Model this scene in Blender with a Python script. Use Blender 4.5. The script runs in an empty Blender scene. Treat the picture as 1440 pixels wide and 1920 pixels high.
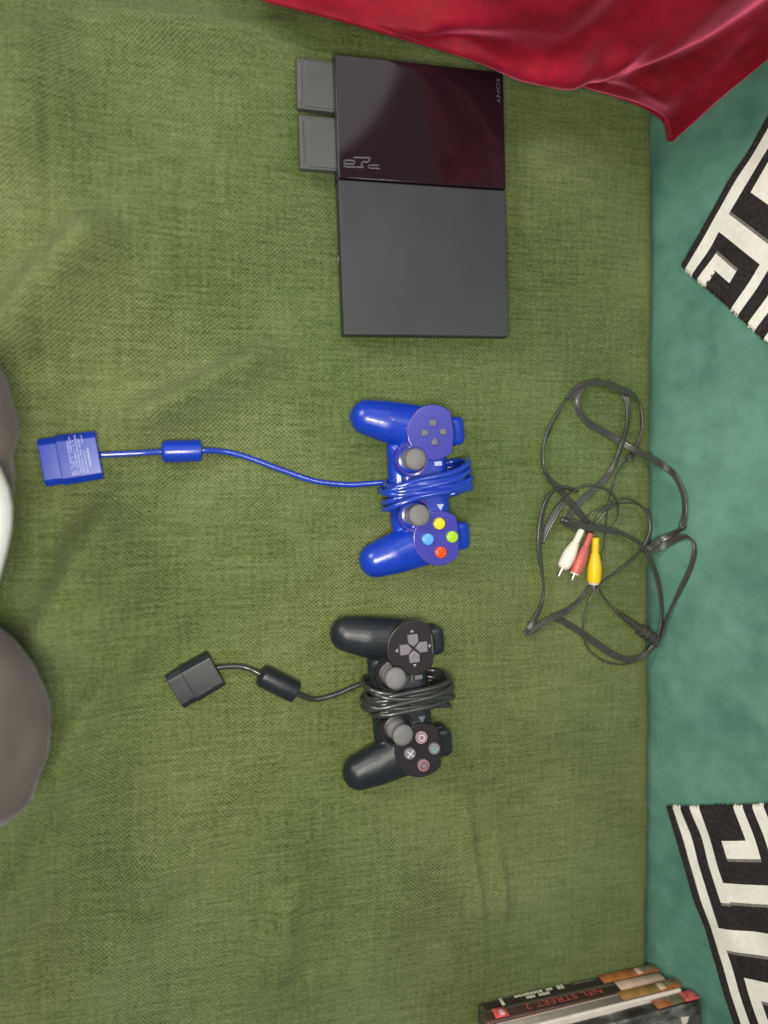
import bpy, bmesh, math, random
import numpy as np
from mathutils import Vector, Matrix, Euler
random.seed(7)
rng = np.random.default_rng(11)
rad = math.radians
S = bpy.context.scene
COL = S.collection

# ------------------------------------------------------------------ camera
FPX = 1423.0
RM = (Matrix.Rotation(rad(2.93), 3, 'X') @ Matrix.Rotation(rad(15.15), 3, 'Y'))      # world -> camera
RT = RM.transposed()
CAMH = 0.663
_f = RT @ Vector((0, 0, -1))
CAM = Vector((0, 0, 0)) - _f * (CAMH / -_f.z)
cd = bpy.data.cameras.new('camera'); cam = bpy.data.objects.new('camera', cd); COL.objects.link(cam)
cam.matrix_world = Matrix.Translation(CAM) @ RT.to_4x4()
cd.sensor_fit = 'VERTICAL'; cd.sensor_height = 36; cd.sensor_width = 27
cd.lens = FPX * 36 / 1920
cd.clip_start = 0.01; cd.clip_end = 20
cd.dof.use_dof = True; cd.dof.focus_distance = 0.68; cd.dof.aperture_fstop = 2.0
S.camera = cam

# ------------------------------------------------------------------ light
w = bpy.data.worlds.new('World'); S.world = w; w.use_nodes = True
w.node_tree.nodes['Background'].inputs[0].default_value = (0.86, 0.97, 0.97, 1)
w.node_tree.nodes['Background'].inputs[1].default_value = 0.16

def area(name, loc, target, sx, power, color, shape='DISK'):
    l = bpy.data.lights.new(name, 'AREA'); l.shape = shape; l.size = sx; l.energy = power; l.color = color
    o = bpy.data.objects.new(name, l); COL.objects.link(o); o.location = loc
    o.rotation_euler = (Vector(target) - Vector(loc)).to_track_quat('-Z', 'Y').to_euler()
    return o
area('room_lamp', (-0.20, -0.05, 0.76), (-0.14, -0.03, 0), 0.22, 5.2, (1.0, 0.955, 0.84))
area('side_window', (-1.00, 0.66, 0.92), (-0.05, -0.02, 0), 0.60, 9.0, (1.0, 0.98, 0.93))
area('ceiling_lamp', (0.42, 0.50, 1.75), (0.1, 0.0, 0), 0.16, 3.8, (1.0, 0.98, 0.94))
area('lid_reflection_softbox', (-0.02, 1.36, 1.6), (-0.02, 1.36, 0), 1.0, 2.6, (0.95, 0.98, 1.0))  # unseen softbox, added to put a grey reflection on the left of the lid
S.view_settings.view_transform = 'Standard'; S.view_settings.look = 'None'
S.view_settings.exposure = 0.18; S.view_settings.gamma = 1.0

# ------------------------------------------------------------------ photograph pixel -> place
def ray(x, y):
    return RT @ Vector(((x - 720) / FPX, -(y - 960) / FPX, -1))
def PX(x, y, z=0.0):
    d = ray(x, y); return CAM + d * ((z - CAM.z) / d.z)
_s0 = PX(1238, 300, 0.0); _s1 = PX(1227, 1760, 0.0)
SLOPE = (_s1.x - _s0.x) / (_s1.y - _s0.y)
def SX(y): return _s0.x + SLOPE * (y - _s0.y)
ALPHA = rad(70)
BT = Vector((math.cos(ALPHA), 0, math.sin(ALPHA)))           # up the backrest
BY = Vector((SLOPE, 1, 0)).normalized()                      # along the seam
BN = BY.cross(BT).normalized()
if BN.x > 0: BN = -BN                                        # towards the sitter
B0 = Vector((SX(0) + 0.0005, 0, 0))
def PB(x, y, off=0.0):
    d = ray(x, y); o = B0 + BN * off
    return CAM + d * ((o - CAM).dot(BN) / d.dot(BN))
def PA(x, y, z, off=0.004):
    p = PX(x, y, z)
    if (p - B0).dot(BN) < off: p = PB(x, y, off)
    return p

# ------------------------------------------------------------------ helpers
def link(o, parent=None):
    COL.objects.link(o)
    if parent is not None: o.parent = parent
    return o
def tag(o, label=None, cat=None, group=None, kind=None):
    if label: o['label'] = label
    if cat: o['category'] = cat
    if group: o['group'] = group
    if kind: o['kind'] = kind
    return o
def empty(name, mw=Matrix.Identity(4)):
    o = bpy.data.objects.new(name, None); o.empty_display_size = 0.02; COL.objects.link(o); o.matrix_world = mw
    return o
def obj(name, me, m, parent=None, smooth=True, loc=None, rot=None):
    o = bpy.data.objects.new(name, me)
    if m is not None:
        me.materials.clear()
        for k in (m if isinstance(m, (list, tuple)) else [m]): me.materials.append(k)
    if smooth:
        me.polygons.foreach_set('use_smooth', [True] * len(me.polygons))
    link(o, parent)
    if me.get('wn') and smooth:
        wm = o.modifiers.new('normals', 'WEIGHTED_NORMAL'); wm.keep_sharp = True; wm.weight = 100
    if loc is not None: o.location = loc
    if rot is not None: o.rotation_euler = rot
    return o
def pyd(v, f):
    me = bpy.data.meshes.new('m'); me.from_pydata([tuple(p) for p in v], [], f); me.update(); return me
def bm_mesh(bm, sharp=None):
    bmesh.ops.recalc_face_normals(bm, faces=bm.faces)
    me = bpy.data.meshes.new('m'); bm.to_mesh(me); bm.free()
    if sharp:
        try: me.set_sharp_from_angle(angle=rad(sharp))
        except Exception: pass
    return me
def rbox(sx, sy, sz, r=0.001, seg=3, c=(0, 0, 0), mw=None, taper=1.0):
    """rounded box; c is its centre"""
    bm = bmesh.new(); bmesh.ops.create_cube(bm, size=1)
    for v in bm.verts:
        t = taper if v.co.z > 0 else 1
        v.co = Vector((v.co.x * sx * t, v.co.y * sy * t, v.co.z * sz))
    bmesh.ops.bevel(bm, geom=bm.edges[:], offset=r, segments=seg, profile=0.5, affect='EDGES')
    bmesh.ops.translate(bm, verts=bm.verts, vec=c)
    if mw is not None: bm.transform(mw)
    me = bm_mesh(bm, 60); me['wn'] = 1; return me
def lathe(prof, n=32, mw=None, sharp=35):
    """prof: list of (radius, z)"""
    v = []; f = []
    for r, z in prof:
        for k in range(n):
            a = 2 * math.pi * k / n; v.append((max(r, 1e-5) * math.cos(a), max(r, 1e-5) * math.sin(a), z))
    for i in range(len(prof) - 1):
        for k in range(n):
            f.append((i * n + k, i * n + (k + 1) % n, (i + 1) * n + (k + 1) % n, (i + 1) * n + k))
    f.append(tuple(range(n))[::-1]); f.append(tuple((len(prof) - 1) * n + k for k in range(n)))
    bm = bmesh.new(); vs = [bm.verts.new(p) for p in v]
    for q in f: bm.faces.new([vs[i] for i in q])
    if mw is not None: bm.transform(mw)
    return bm_mesh(bm, sharp)
def prism(pts, z0, z1, bev=0.0, seg=2, mw=None):
    bm = bmesh.new(); vs = [bm.verts.new((x, y, z0)) for x, y in pts]
    f = bm.faces.new(vs)
    r = bmesh.ops.extrude_face_region(bm, geom=[f])
    top = [e for e in r['geom'] if isinstance(e, bmesh.types.BMVert)]
    bmesh.ops.translate(bm, verts=top, vec=(0, 0, z1 - z0))
    if bev:
        ed = [e for e in bm.edges if all(abs(v.co.z - z1) < 1e-7 for v in e.verts)]
        bmesh.ops.bevel(bm, geom=ed, offset=bev, segments=seg, profile=0.5, affect='EDGES')
    if mw is not None: bm.transform(mw)
    me = bm_mesh(bm, 50)
    if bev: me['wn'] = 1
    return me
def catmull(pts, n=8):
    P = [np.array(p, float) for p in pts]
    P = [2 * P[0] - P[1]] + P + [2 * P[-1] - P[-2]]
    out = []
    for i in range(1, len(P) - 2):
        for k in range(n):
            t = k / n
            a, b, c, d = P[i - 1], P[i], P[i + 1], P[i + 2]
            out.append(0.5 * ((2 * b) + (c - a) * t + (2 * a - 5 * b + 4 * c - d) * t * t + (3 * b - a - 3 * c + d) * t ** 3))
    out.append(P[-2]); return out
def frames(path):
    T = []
    for i in range(len(path)):
        a = path[max(i - 1, 0)]; b = path[min(i + 1, len(path) - 1)]
        T.append((Vector(b) - Vector(a)).normalized())
    return T
def tube(path, r, n=12, cap=True):
    path = [Vector(p) for p in path]; T = frames(path)
    nrm = T[0].orthogonal().normalized(); v = []; f = []
    for i, p in enumerate(path):
        nrm = (nrm - T[i] * nrm.dot(T[i])).normalized(); b = T[i].cross(nrm)
        rr = r[i] if isinstance(r, (list, tuple)) else r
        for k in range(n):
            a = 2 * math.pi * k / n; v.append(p + (nrm * math.cos(a) + b * math.sin(a)) * rr)
    m = len(path)
    for i in range(m - 1):
        for k in range(n):
            f.append((i * n + k, i * n + (k + 1) % n, (i + 1) * n + (k + 1) % n, (i + 1) * n + k))
    if cap:
        f.append(tuple(range(n))[::-1]); f.append(tuple((m - 1) * n + k for k in range(n)))
    return pyd(v, f)
def ribbon_prof(cores=3, r=0.00105):
    out = []; w_ = 2 * r * 0.93
    cs = [(k - (cores - 1) / 2) * w_ for k in range(cores)]
    for k, c in enumerate(cs):                     # upper bumps left to right
        a0 = 180 if k == 0 else 150; a1 = 0 if k == cores - 1 else 30
        for a in np.linspace(a0, a1, 6): out.append((c + r * math.cos(rad(a)), r * math.sin(rad(a))))
    for k in reversed(range(cores)):
        c = cs[k]; a0 = -20 if k == cores - 1 else -30; a1 = -160 if k == 0 else -150
        for a in np.linspace(a0, a1, 5): out.append((c + r * math.cos(rad(a)), r * math.sin(rad(a))))
    return out
def ribbon(path4, cores=3, r=0.00105, n=8):
    """path4: (x,y,z,twist degrees); twist 0 lies flat, 90 stands on edge"""
    q = catmull(path4, n); path = [Vector(p[:3]) for p in q]; tw = [p[3] for p in q]
    T = frames(path); pr = ribbon_prof(cores, r); m = len(pr); v = []; f = []
    for i, p in enumerate(path):
        t = T[i]; side = t.cross(Vector((0, 0, 1)))
        if side.length < 1e-4: side = Vector((1, 0, 0))
        side.normalize(); up = side.cross(t).normalized(); c, s = math.cos(rad(tw[i])), math.sin(rad(tw[i]))
        a = side * c + up * s; b = up * c - side * s
        for x, y in pr: v.append(p + a * x + b * y)
    for i in range(len(path) - 1):
        for k in range(m):
            f.append((i * m + k, i * m + (k + 1) % m, (i + 1) * m + (k + 1) % m, (i + 1) * m + k))
    f.append(tuple(range(m))[::-1]); f.append(tuple((len(path) - 1) * m + k for k in range(m)))
    return pyd(v, f)
def local(me, root):
    me.transform(root.matrix_world.inverted()); return me
def text_mesh(body, size, sx=1.0, ext=0.00015, mw=None, align='CENTER'):
    c = bpy.data.curves.new('t', 'FONT'); c.body = body; c.size = size; c.align_x = align; c.align_y = 'CENTER'
    c.extrude = ext; c.resolution_u = 4; c.space_character = 1.02
    o = bpy.data.objects.new('t', c); COL.objects.link(o)
    dg = bpy.context.evaluated_depsgraph_get(); dg.update()
    me = bpy.data.meshes.new_from_object(o.evaluated_get(dg))
    bpy.data.objects.remove(o); bpy.data.curves.remove(c)
    me.transform(Matrix.Diagonal((sx, 1, 1, 1)))
    if mw is not None: me.transform(mw)
    return me
def apply_mods(me, mods):
    o = bpy.data.objects.new('tmp', me); COL.objects.link(o)
    for typ, kw in mods:
        md = o.modifiers.new('m', typ)
        for k, val in kw.items(): setattr(md, k, val)
    dg = bpy.context.evaluated_depsgraph_get(); dg.update()
    r = bpy.data.meshes.new_from_object(o.evaluated_get(dg)); bpy.data.objects.remove(o)
    return r
def grid_mesh(P):
    """P: (n,m,3) array"""
    n, m = P.shape[:2]; v = P.reshape(-1, 3)
    i, j = np.meshgrid(np.arange(n - 1), np.arange(m - 1), indexing='ij'); a = (i * m + j).ravel()
    f = np.stack([a, a + m, a + m + 1, a + 1], 1)
    me = bpy.data.meshes.new('m'); me.from_pydata(v.tolist(), [], f.tolist()); me.update(); return me
def vnoise(x, y, seed=0):
    """smooth value noise, arrays in, about -1..1"""
    r = np.random.default_rng(seed); tab = r.uniform(-1, 1, (64, 64))
    xi = np.floor(x).astype(int); yi = np.floor(y).astype(int); fx = x - xi; fy = y - yi
    fx = fx * fx * (3 - 2 * fx); fy = fy * fy * (3 - 2 * fy)
    g = lambda a, b: tab[a % 64, b % 64]
    return (g(xi, yi) * (1 - fx) + g(xi + 1, yi) * fx) * (1 - fy) + (g(xi, yi + 1) * (1 - fx) + g(xi + 1, yi + 1) * fx) * fy

# ------------------------------------------------------------------ materials
def mat(name, col, rough=0.5, spec=0.5, var=0.0, vscale=60, bump=0.0, bscale=800, sheen=0.0, sheen_tint=None, coat=0.0,
        metal=0.0, rvar=0.0, sss=0.0, trans=0.0):
    m = bpy.data.materials.new(name); m.use_nodes = True; nt = m.node_tree; N = nt.nodes; L = nt.links
    b = N['Principled BSDF']; b.inputs['Base Color'].default_value = (*col, 1); b.inputs['Roughness'].default_value = rough
    b.inputs['Specular IOR Level'].default_value = spec; b.inputs['Metallic'].default_value = metal
    b.inputs['Coat Weight'].default_value = coat; b.inputs['Coat Roughness'].default_value = 0.08
    b.inputs['Sheen Weight'].default_value = sheen; b.inputs['Sheen Roughness'].default_value = 0.35
    if sheen_tint: b.inputs['Sheen Tint'].default_value = (*sheen_tint, 1)
    if sss: b.inputs['Subsurface Weight'].default_value = sss; b.inputs['Subsurface Scale'].default_value = 0.004
    tc = N.new('ShaderNodeTexCoord')
    if var or rvar:
        n = N.new('ShaderNodeTexNoise'); n.inputs['Scale'].default_value = vscale; n.inputs['Detail'].default_value = 5
        L.new(tc.outputs['Object'], n.inputs['Vector'])
        if var:
            mx = N.new('ShaderNodeMix'); mx.data_type = 'RGBA'
            mx.inputs[6].default_value = (*[c * (1 - var) for c in col], 1); mx.inputs[7].default_value = (*[min(1, c * (1 + var)) for c in col], 1)
            mr = N.new('ShaderNodeMapRange'); mr.inputs[1].default_value = 0.3; mr.inputs[2].default_value = 0.7
            L.new(n.outputs['Fac'], mr.inputs[0]); L.new(mr.outputs[0], mx.inputs[0]); L.new(mx.outputs[2], b.inputs['Base Color'])
        if rvar:
            mr2 = N.new('ShaderNodeMapRange'); mr2.inputs[1].default_value = 0.3; mr2.inputs[2].default_value = 0.7
            mr2.inputs[3].default_value = max(0, rough - rvar); mr2.inputs[4].default_value = rough + rvar
            L.new(n.outputs['Fac'], mr2.inputs[0]); L.new(mr2.outputs[0], b.inputs['Roughness'])
    if bump:
        n2 = N.new('ShaderNodeTexNoise'); n2.inputs['Scale'].default_value = bscale; n2.inputs['Detail'].default_value = 3
        L.new(tc.outputs['Object'], n2.inputs['Vector'])
        bp = N.new('ShaderNodeBump'); bp.inputs['Strength'].default_value = bump; bp.inputs['Distance'].default_value = 0.001
        L.new(n2.outputs['Fac'], bp.inputs['Height']); L.new(bp.outputs['Normal'], b.inputs['Normal'])
    return m

def math_node(nt, op, a, b=None):
    n = nt.nodes.new('ShaderNodeMath'); n.operation = op
    for i, x in enumerate((a, b)):
        if x is None: continue
        if isinstance(x, (int, float)): n.inputs[i].default_value = x
        else: nt.links.new(x, n.inputs[i])
    return n.outputs[0]
def ramp(nt, fac, stops):
    n = nt.nodes.new('ShaderNodeValToRGB'); e = n.color_ramp.elements
    while len(e) < len(stops): e.new(0.5)
    for k, (p, c) in enumerate(stops): e[k].position = p; e[k].color = (*c, 1)
    nt.links.new(fac, n.inputs[0]); return n.outputs[0]
def noise(nt, vec, scale, detail=4, rough=0.55):
    n = nt.nodes.new('ShaderNodeTexNoise'); n.inputs['Scale'].default_value = scale; n.inputs['Detail'].default_value = detail
    n.inputs['Roughness'].default_value = rough; nt.links.new(vec, n.inputs['Vector']); return n.outputs['Fac']
def mapping(nt, vec, scale=(1, 1, 1), rot=(0, 0, 0)):
    n = nt.nodes.new('ShaderNodeMapping'); n.inputs['Scale'].default_value = scale; n.inputs['Rotation'].default_value = rot
    nt.links.new(vec, n.inputs['Vector']); return n.outputs[0]

def weave_material():
    """coarse plain-weave chenille: over/under cells, slubs along the weft, cloudy wear"""
    m = bpy.data.materials.new('olive_weave'); m.use_nodes = True; nt = m.node_tree; L = nt.links
    b = nt.nodes['Principled BSDF']; tc = nt.nodes.new('ShaderNodeTexCoord'); P = tc.outputs['Object']
    # gentle wander of the yarns
    wn = nt.nodes.new('ShaderNodeTexNoise'); wn.inputs['Scale'].default_value = 18; wn.inputs['Detail'].default_value = 6; L.new(P, wn.inputs['Vector'])
    sub = nt.nodes.new('ShaderNodeVectorMath'); sub.operation = 'MULTIPLY_ADD'; L.new(wn.outputs['Color'], sub.inputs[0])
    sub.inputs[1].default_value = (0.010, 0.010, 0); L.new(P, sub.inputs[2])
    sp = nt.nodes.new('ShaderNodeSeparateXYZ'); L.new(sub.outputs[0], sp.inputs[0])
    K = math.pi / 0.00200
    sx = math_node(nt, 'SINE', math_node(nt, 'MULTIPLY', sp.outputs[0], K))
    sy = math_node(nt, 'SINE', math_node(nt, 'MULTIPLY', sp.outputs[1], K * 1.12))
    chk = math_node(nt, 'MULTIPLY', sx, sy)                                     # -1..1 checker of over and under
    worn = ramp(nt, noise(nt, P, 5.5, 4, 0.6), [(0.36, (0.12, 0.12, 0.12)), (0.60, (1.15, 1.15, 1.15))])   # nap rubbed smooth in places
    chk = math_node(nt, 'MULTIPLY', chk, worn)
    fuzz = noise(nt, P, 900, 3)
    nub = noise(nt, mapping(nt, P, (260, 420, 1)), 1.0, 3, 0.7)                  # thick and thin places of the yarn
    h = math_node(nt, 'ADD', math_node(nt, 'MULTIPLY', chk, 0.75), math_node(nt, 'MULTIPLY', fuzz, 0.7))
    h = math_node(nt, 'ADD', h, math_node(nt, 'MULTIPLY', math_node(nt, 'SUBTRACT', nub, 0.5), 3.0))
    slub = noise(nt, mapping(nt, P, (26, 330, 1)), 1.0, 5, 0.6)                  # streaks along the weft
    slub2 = noise(nt, mapping(nt, P, (240, 20, 1)), 1.0, 4, 0.6)                 # fainter ones along the warp
    cloud = noise(nt, P, 7, 4)
    patch = noise(nt, P, 2.1, 2)
    s = math_node(nt, 'ADD', math_node(nt, 'MULTIPLY', slub, 0.36), math_node(nt, 'MULTIPLY', slub2, 0.20))
    s = math_node(nt, 'ADD', s, math_node(nt, 'MULTIPLY', cloud, 0.38))
    s = math_node(nt, 'ADD', s, math_node(nt, 'ADD', math_node(nt, 'MULTIPLY', h, 0.15), 0.07))
    col = ramp(nt, s, [(0.40, (0.042, 0.060, 0.014)), (0.55, (0.108, 0.142, 0.046)), (0.68, (0.168, 0.205, 0.080)), (0.86, (0.270, 0.300, 0.150))])
    tint = ramp(nt, patch, [(0.38, (0.93, 1.02, 0.96)), (0.62, (1.09, 1.02, 0.98))])
    mx = nt.nodes.new('ShaderNodeMix'); mx.data_type = 'RGBA'; mx.blend_type = 'MULTIPLY'; mx.inputs[0].default_value = 1
    L.new(col, mx.inputs[6]); L.new(tint, mx.inputs[7]); L.new(mx.outputs[2], b.inputs['Base Color'])
    b.inputs['Roughness'].default_value = 0.85; b.inputs['Specular IOR Level'].default_value = 0.15
    b.inputs['Sheen Weight'].default_value = 0.18; b.inputs['Sheen Roughness'].default_value = 0.5; b.inputs['Sheen Tint'].default_value = (0.75, 0.85, 0.5, 1)
    bp = nt.nodes.new('ShaderNodeBump'); bp.inputs['Strength'].default_value = 0.75; bp.inputs['Distance'].default_value = 0.0011
    hh = math_node(nt, 'ADD', h, math_node(nt, 'MULTIPLY', slub, 0.8))
    L.new(hh, bp.inputs['Height']); L.new(bp.outputs['Normal'], b.inputs['Normal'])
    return m

def velvet(name, dark, light, scale=9, sheen=0.6, tint=(1, 1, 1), rough=0.8, gloss=None):
    m = bpy.data.materials.new(name); m.use_nodes = True; nt = m.node_tree; L = nt.links; b = nt.nodes['Principled BSDF']
    tc = nt.nodes.new('ShaderNodeTexCoord'); P = tc.outputs['Object']
    a = noise(nt, P, scale, 5, 0.6); c = noise(nt, P, scale * 5, 3); f = noise(nt, P, 1100, 2)
    s = math_node(nt, 'ADD', math_node(nt, 'MULTIPLY', a, 0.7), math_node(nt, 'MULTIPLY', c, 0.3))
    s = math_node(nt, 'ADD', s, math_node(nt, 'MULTIPLY', math_node(nt, 'SUBTRACT', f, 0.5), 0.12))
    L.new(ramp(nt, s, [(0.36, dark), (0.66, light)]), b.inputs['Base Color'])
    b.inputs['Roughness'].default_value = rough; b.inputs['Specular IOR Level'].default_value = 0.2 if gloss is None else gloss
    b.inputs['Sheen Weight'].default_value = sheen; b.inputs['Sheen Roughness'].default_value = 0.4; b.inputs['Sheen Tint'].default_value = (*tint, 1)
    bp = nt.nodes.new('ShaderNodeBump'); bp.inputs['Strength'].default_value = 0.3; bp.inputs['Distance'].default_value = 0.0006
    L.new(f, bp.inputs['Height']); L.new(bp.outputs['Normal'], b.inputs['Normal'])
    return m

M = {}
M['green'] = weave_material()
M['teal'] = velvet('teal_velvet', (0.070, 0.185, 0.135), (0.140, 0.310, 0.232), 11, 0.35, (0.55, 0.9, 0.8))
M['red'] = velvet('red_velvet', (0.15, 0.0015, 0.008), (0.36, 0.006, 0.026), 16, 1.0, (1.0, 0.16, 0.32), 0.62, 0.20)
M['yarn_w'] = mat('white_yarn', (0.86, 0.82, 0.74), 0.9, 0.15, 0.06, 200, 0.6, 900)
M['yarn_b'] = mat('black_yarn', (0.030, 0.026, 0.026), 0.92, 0.15, 0.35, 300, 0.6, 900)
M['yarn_g'] = mat('grey_yarn', (0.20, 0.185, 0.17), 0.92, 0.15, 0.3, 400, 0.6, 900)
M['con_matte'] = mat('charcoal_plastic', (0.029, 0.031, 0.035), 0.46, 0.5, 0.26, 12, 0.12, 2600, rvar=0.06)
M['con_side'] = mat('console_side_plastic', (0.014, 0.018, 0.018), 0.45, 0.4)
M['con_lid'] = mat('gloss_black_plastic', (0.016, 0.006, 0.009), 0.07, 0.5, 0.0, rvar=0.03, vscale=14)  # maroon cast of the reflected red is put into the base colour
M['silver'] = mat('silver_print', (0.105, 0.105, 0.110), 0.4, 0.5)
M['card'] = mat('grey_card_plastic', (0.080, 0.078, 0.074), 0.38, 0.5, 0.08, 60, 0.1, 2000)
M['blue'] = mat('clear_blue_plastic', (0.004, 0.038, 0.42), 0.32, 0.5, 0.05, 40, coat=0.25, sss=0.15)
M['blue_top'] = mat('blue_plate_sheen_tint', (0.050, 0.048, 0.36), 0.26, 0.6, 0.05, 40, coat=0.5)  # blue plastic; the violet of its sheen is painted into the colour
M['blue_cord'] = mat('blue_cord', (0.010, 0.045, 0.40), 0.22, 0.7, coat=0.6)
M['blue_print'] = mat('pale_print', (0.42, 0.46, 0.78), 0.5, 0.4)
M['stick'] = mat('grey_rubber', (0.17, 0.165, 0.17), 0.6, 0.4, 0.08, 120, 0.1, 3000)
M['dgrey'] = mat('grey_button', (0.14, 0.14, 0.16), 0.3, 0.5)
M['blk'] = mat('black_plastic', (0.013, 0.016, 0.021), 0.36, 0.55, 0.1, 60, 0.15, 2500, rvar=0.08)
M['blk_top'] = mat('black_plate', (0.022, 0.017, 0.020), 0.32, 0.5, 0.1, 60)
M['blk_cord'] = mat('black_cord', (0.030, 0.031, 0.030), 0.30, 0.7, coat=0.3)
M['rib'] = mat('grey_black_cable', (0.050, 0.050, 0.040), 0.28, 0.8, 0.15, 90)
M['lbl'] = mat('light_print', (0.30, 0.29, 0.30), 0.5, 0.4)
M['cap'] = mat('grey_cap', (0.20, 0.18, 0.20), 0.3, 0.5)
M['pink'] = mat('pink_mark', (0.78, 0.50, 0.58), 0.4, 0.4)
M['rose'] = mat('rose_mark', (0.58, 0.16, 0.18), 0.4, 0.4)
M['mint'] = mat('green_mark', (0.16, 0.42, 0.36), 0.4, 0.4)
M['lilac'] = mat('blue_mark', (0.62, 0.62, 0.80), 0.4, 0.4)
M['yellow'] = mat('yellow_plastic', (0.85, 0.62, 0.01), 0.33, 0.5, sss=0.1)
M['lime'] = mat('lime_plastic', (0.34, 0.62, 0.02), 0.3, 0.5, sss=0.1)
M['orange'] = mat('red_orange_plastic', (0.85, 0.075, 0.005), 0.3, 0.5, sss=0.1)
M['sky'] = mat('light_blue_plastic', (0.10, 0.36, 0.80), 0.3, 0.5, sss=0.1)
M['rca_w'] = mat('white_rubber', (0.84, 0.80, 0.66), 0.45, 0.5)
M['rca_r'] = mat('red_rubber', (0.58, 0.12, 0.10), 0.42, 0.5)
M['rca_y'] = mat('yellow_rubber', (0.86, 0.56, 0.005), 0.42, 0.5)
M['pin'] = mat('nickel', (0.72, 0.68, 0.60), 0.28, 0.5, metal=1.0)
M['gold_w'] = mat('pale_collar', (0.72, 0.60, 0.50), 0.4, 0.5)
M['trouser'] = mat('grey_brown_cotton', (0.115, 0.096, 0.088), 0.95, 0.1, 0.12, 30, 0.5, 700, sheen=0.2)
M['shirt'] = mat('white_cotton', (0.93, 0.93, 0.89), 0.9, 0.2, 0.03, 20, 0.4, 600)

# ------------------------------------------------------------------ the setting: sofa under a green throw
sofa = tag(empty('sofa'), 'teal velvet sofa with its backrest rising along the right side', 'sofa')
# seat block below the throw
sv = [(-1.05, -1.0, -0.22), (SX(-1.0) - 0.004, -1.0, -0.22), (SX(1.0) - 0.004, 1.0, -0.22), (-1.05, 1.0, -0.22),
      (-1.05, -1.0, -0.014), (SX(-1.0) - 0.004, -1.0, -0.014), (SX(1.0) - 0.004, 1.0, -0.014), (-1.05, 1.0, -0.014)]
obj('seat', pyd(sv, [(3, 2, 1, 0), (4, 5, 6, 7), (0, 1, 5, 4), (1, 2, 6, 5), (2, 3, 7, 6), (3, 0, 4, 7)]), M['teal'], sofa, False)
nT, nY = 70, 240
tt = np.concatenate([np.linspace(-0.06, 0.06, 26), np.linspace(0.07, 0.50, nT - 26)]); yy = np.linspace(-1.0, 1.0, nY)
Tg, Yg = np.meshgrid(tt, yy, indexing='ij')
bul = 0.0016 * vnoise(Tg * 22, Yg * 16 + 9, 3) + 0.0007 * vnoise(Tg * 60, Yg * 50, 4)
dip = -0.004 * np.exp(-((Tg + 0.02) / 0.014) ** 2)
off = bul + dip
base = np.array(B0)[None, None] + Yg[..., None] * np.array(BY / BY.y)[None, None] + Tg[..., None] * np.array(BT) + off[..., None] * np.array(BN)
back = base[::-1] + np.array([0.16, 0, 0.0])
shell = np.concatenate([base, back], 0)
bk = grid_mesh(shell)
obj('backrest', bk, M['teal'], sofa)

def ridge(X, Y, pts, w_, h, asym=1.0):
    """a soft fold of the cloth along a polyline"""
    Q = np.array([[p.x, p.y] for p in (PX(a, b) for a, b in pts)]); best = np.full(X.shape, 9.0); sgn = np.zeros(X.shape); tpos = np.zeros(X.shape)
    n = len(Q) - 1
    for i in range(n):
        d = Q[i + 1] - Q[i]; l2 = (d ** 2).sum(); t = np.clip(((X - Q[i, 0]) * d[0] + (Y - Q[i, 1]) * d[1]) / l2, 0, 1)
        ex = X - Q[i, 0] - t * d[0]; ey = Y - Q[i, 1] - t * d[1]; dd = np.hypot(ex, ey)
        k = dd < best; best = np.where(k, dd, best); sgn = np.where(k, np.sign(d[0] * ey - d[1] * ex), sgn); tpos = np.where(k, (i + t) / n, tpos)
    w2 = np.where(sgn > 0, w_ * asym, w_)
    return h * np.exp(-(best / w2) ** 2) * np.clip(np.sin(np.pi * np.clip(tpos, 0.04, 0.96)) * 1.6, 0, 1)

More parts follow.
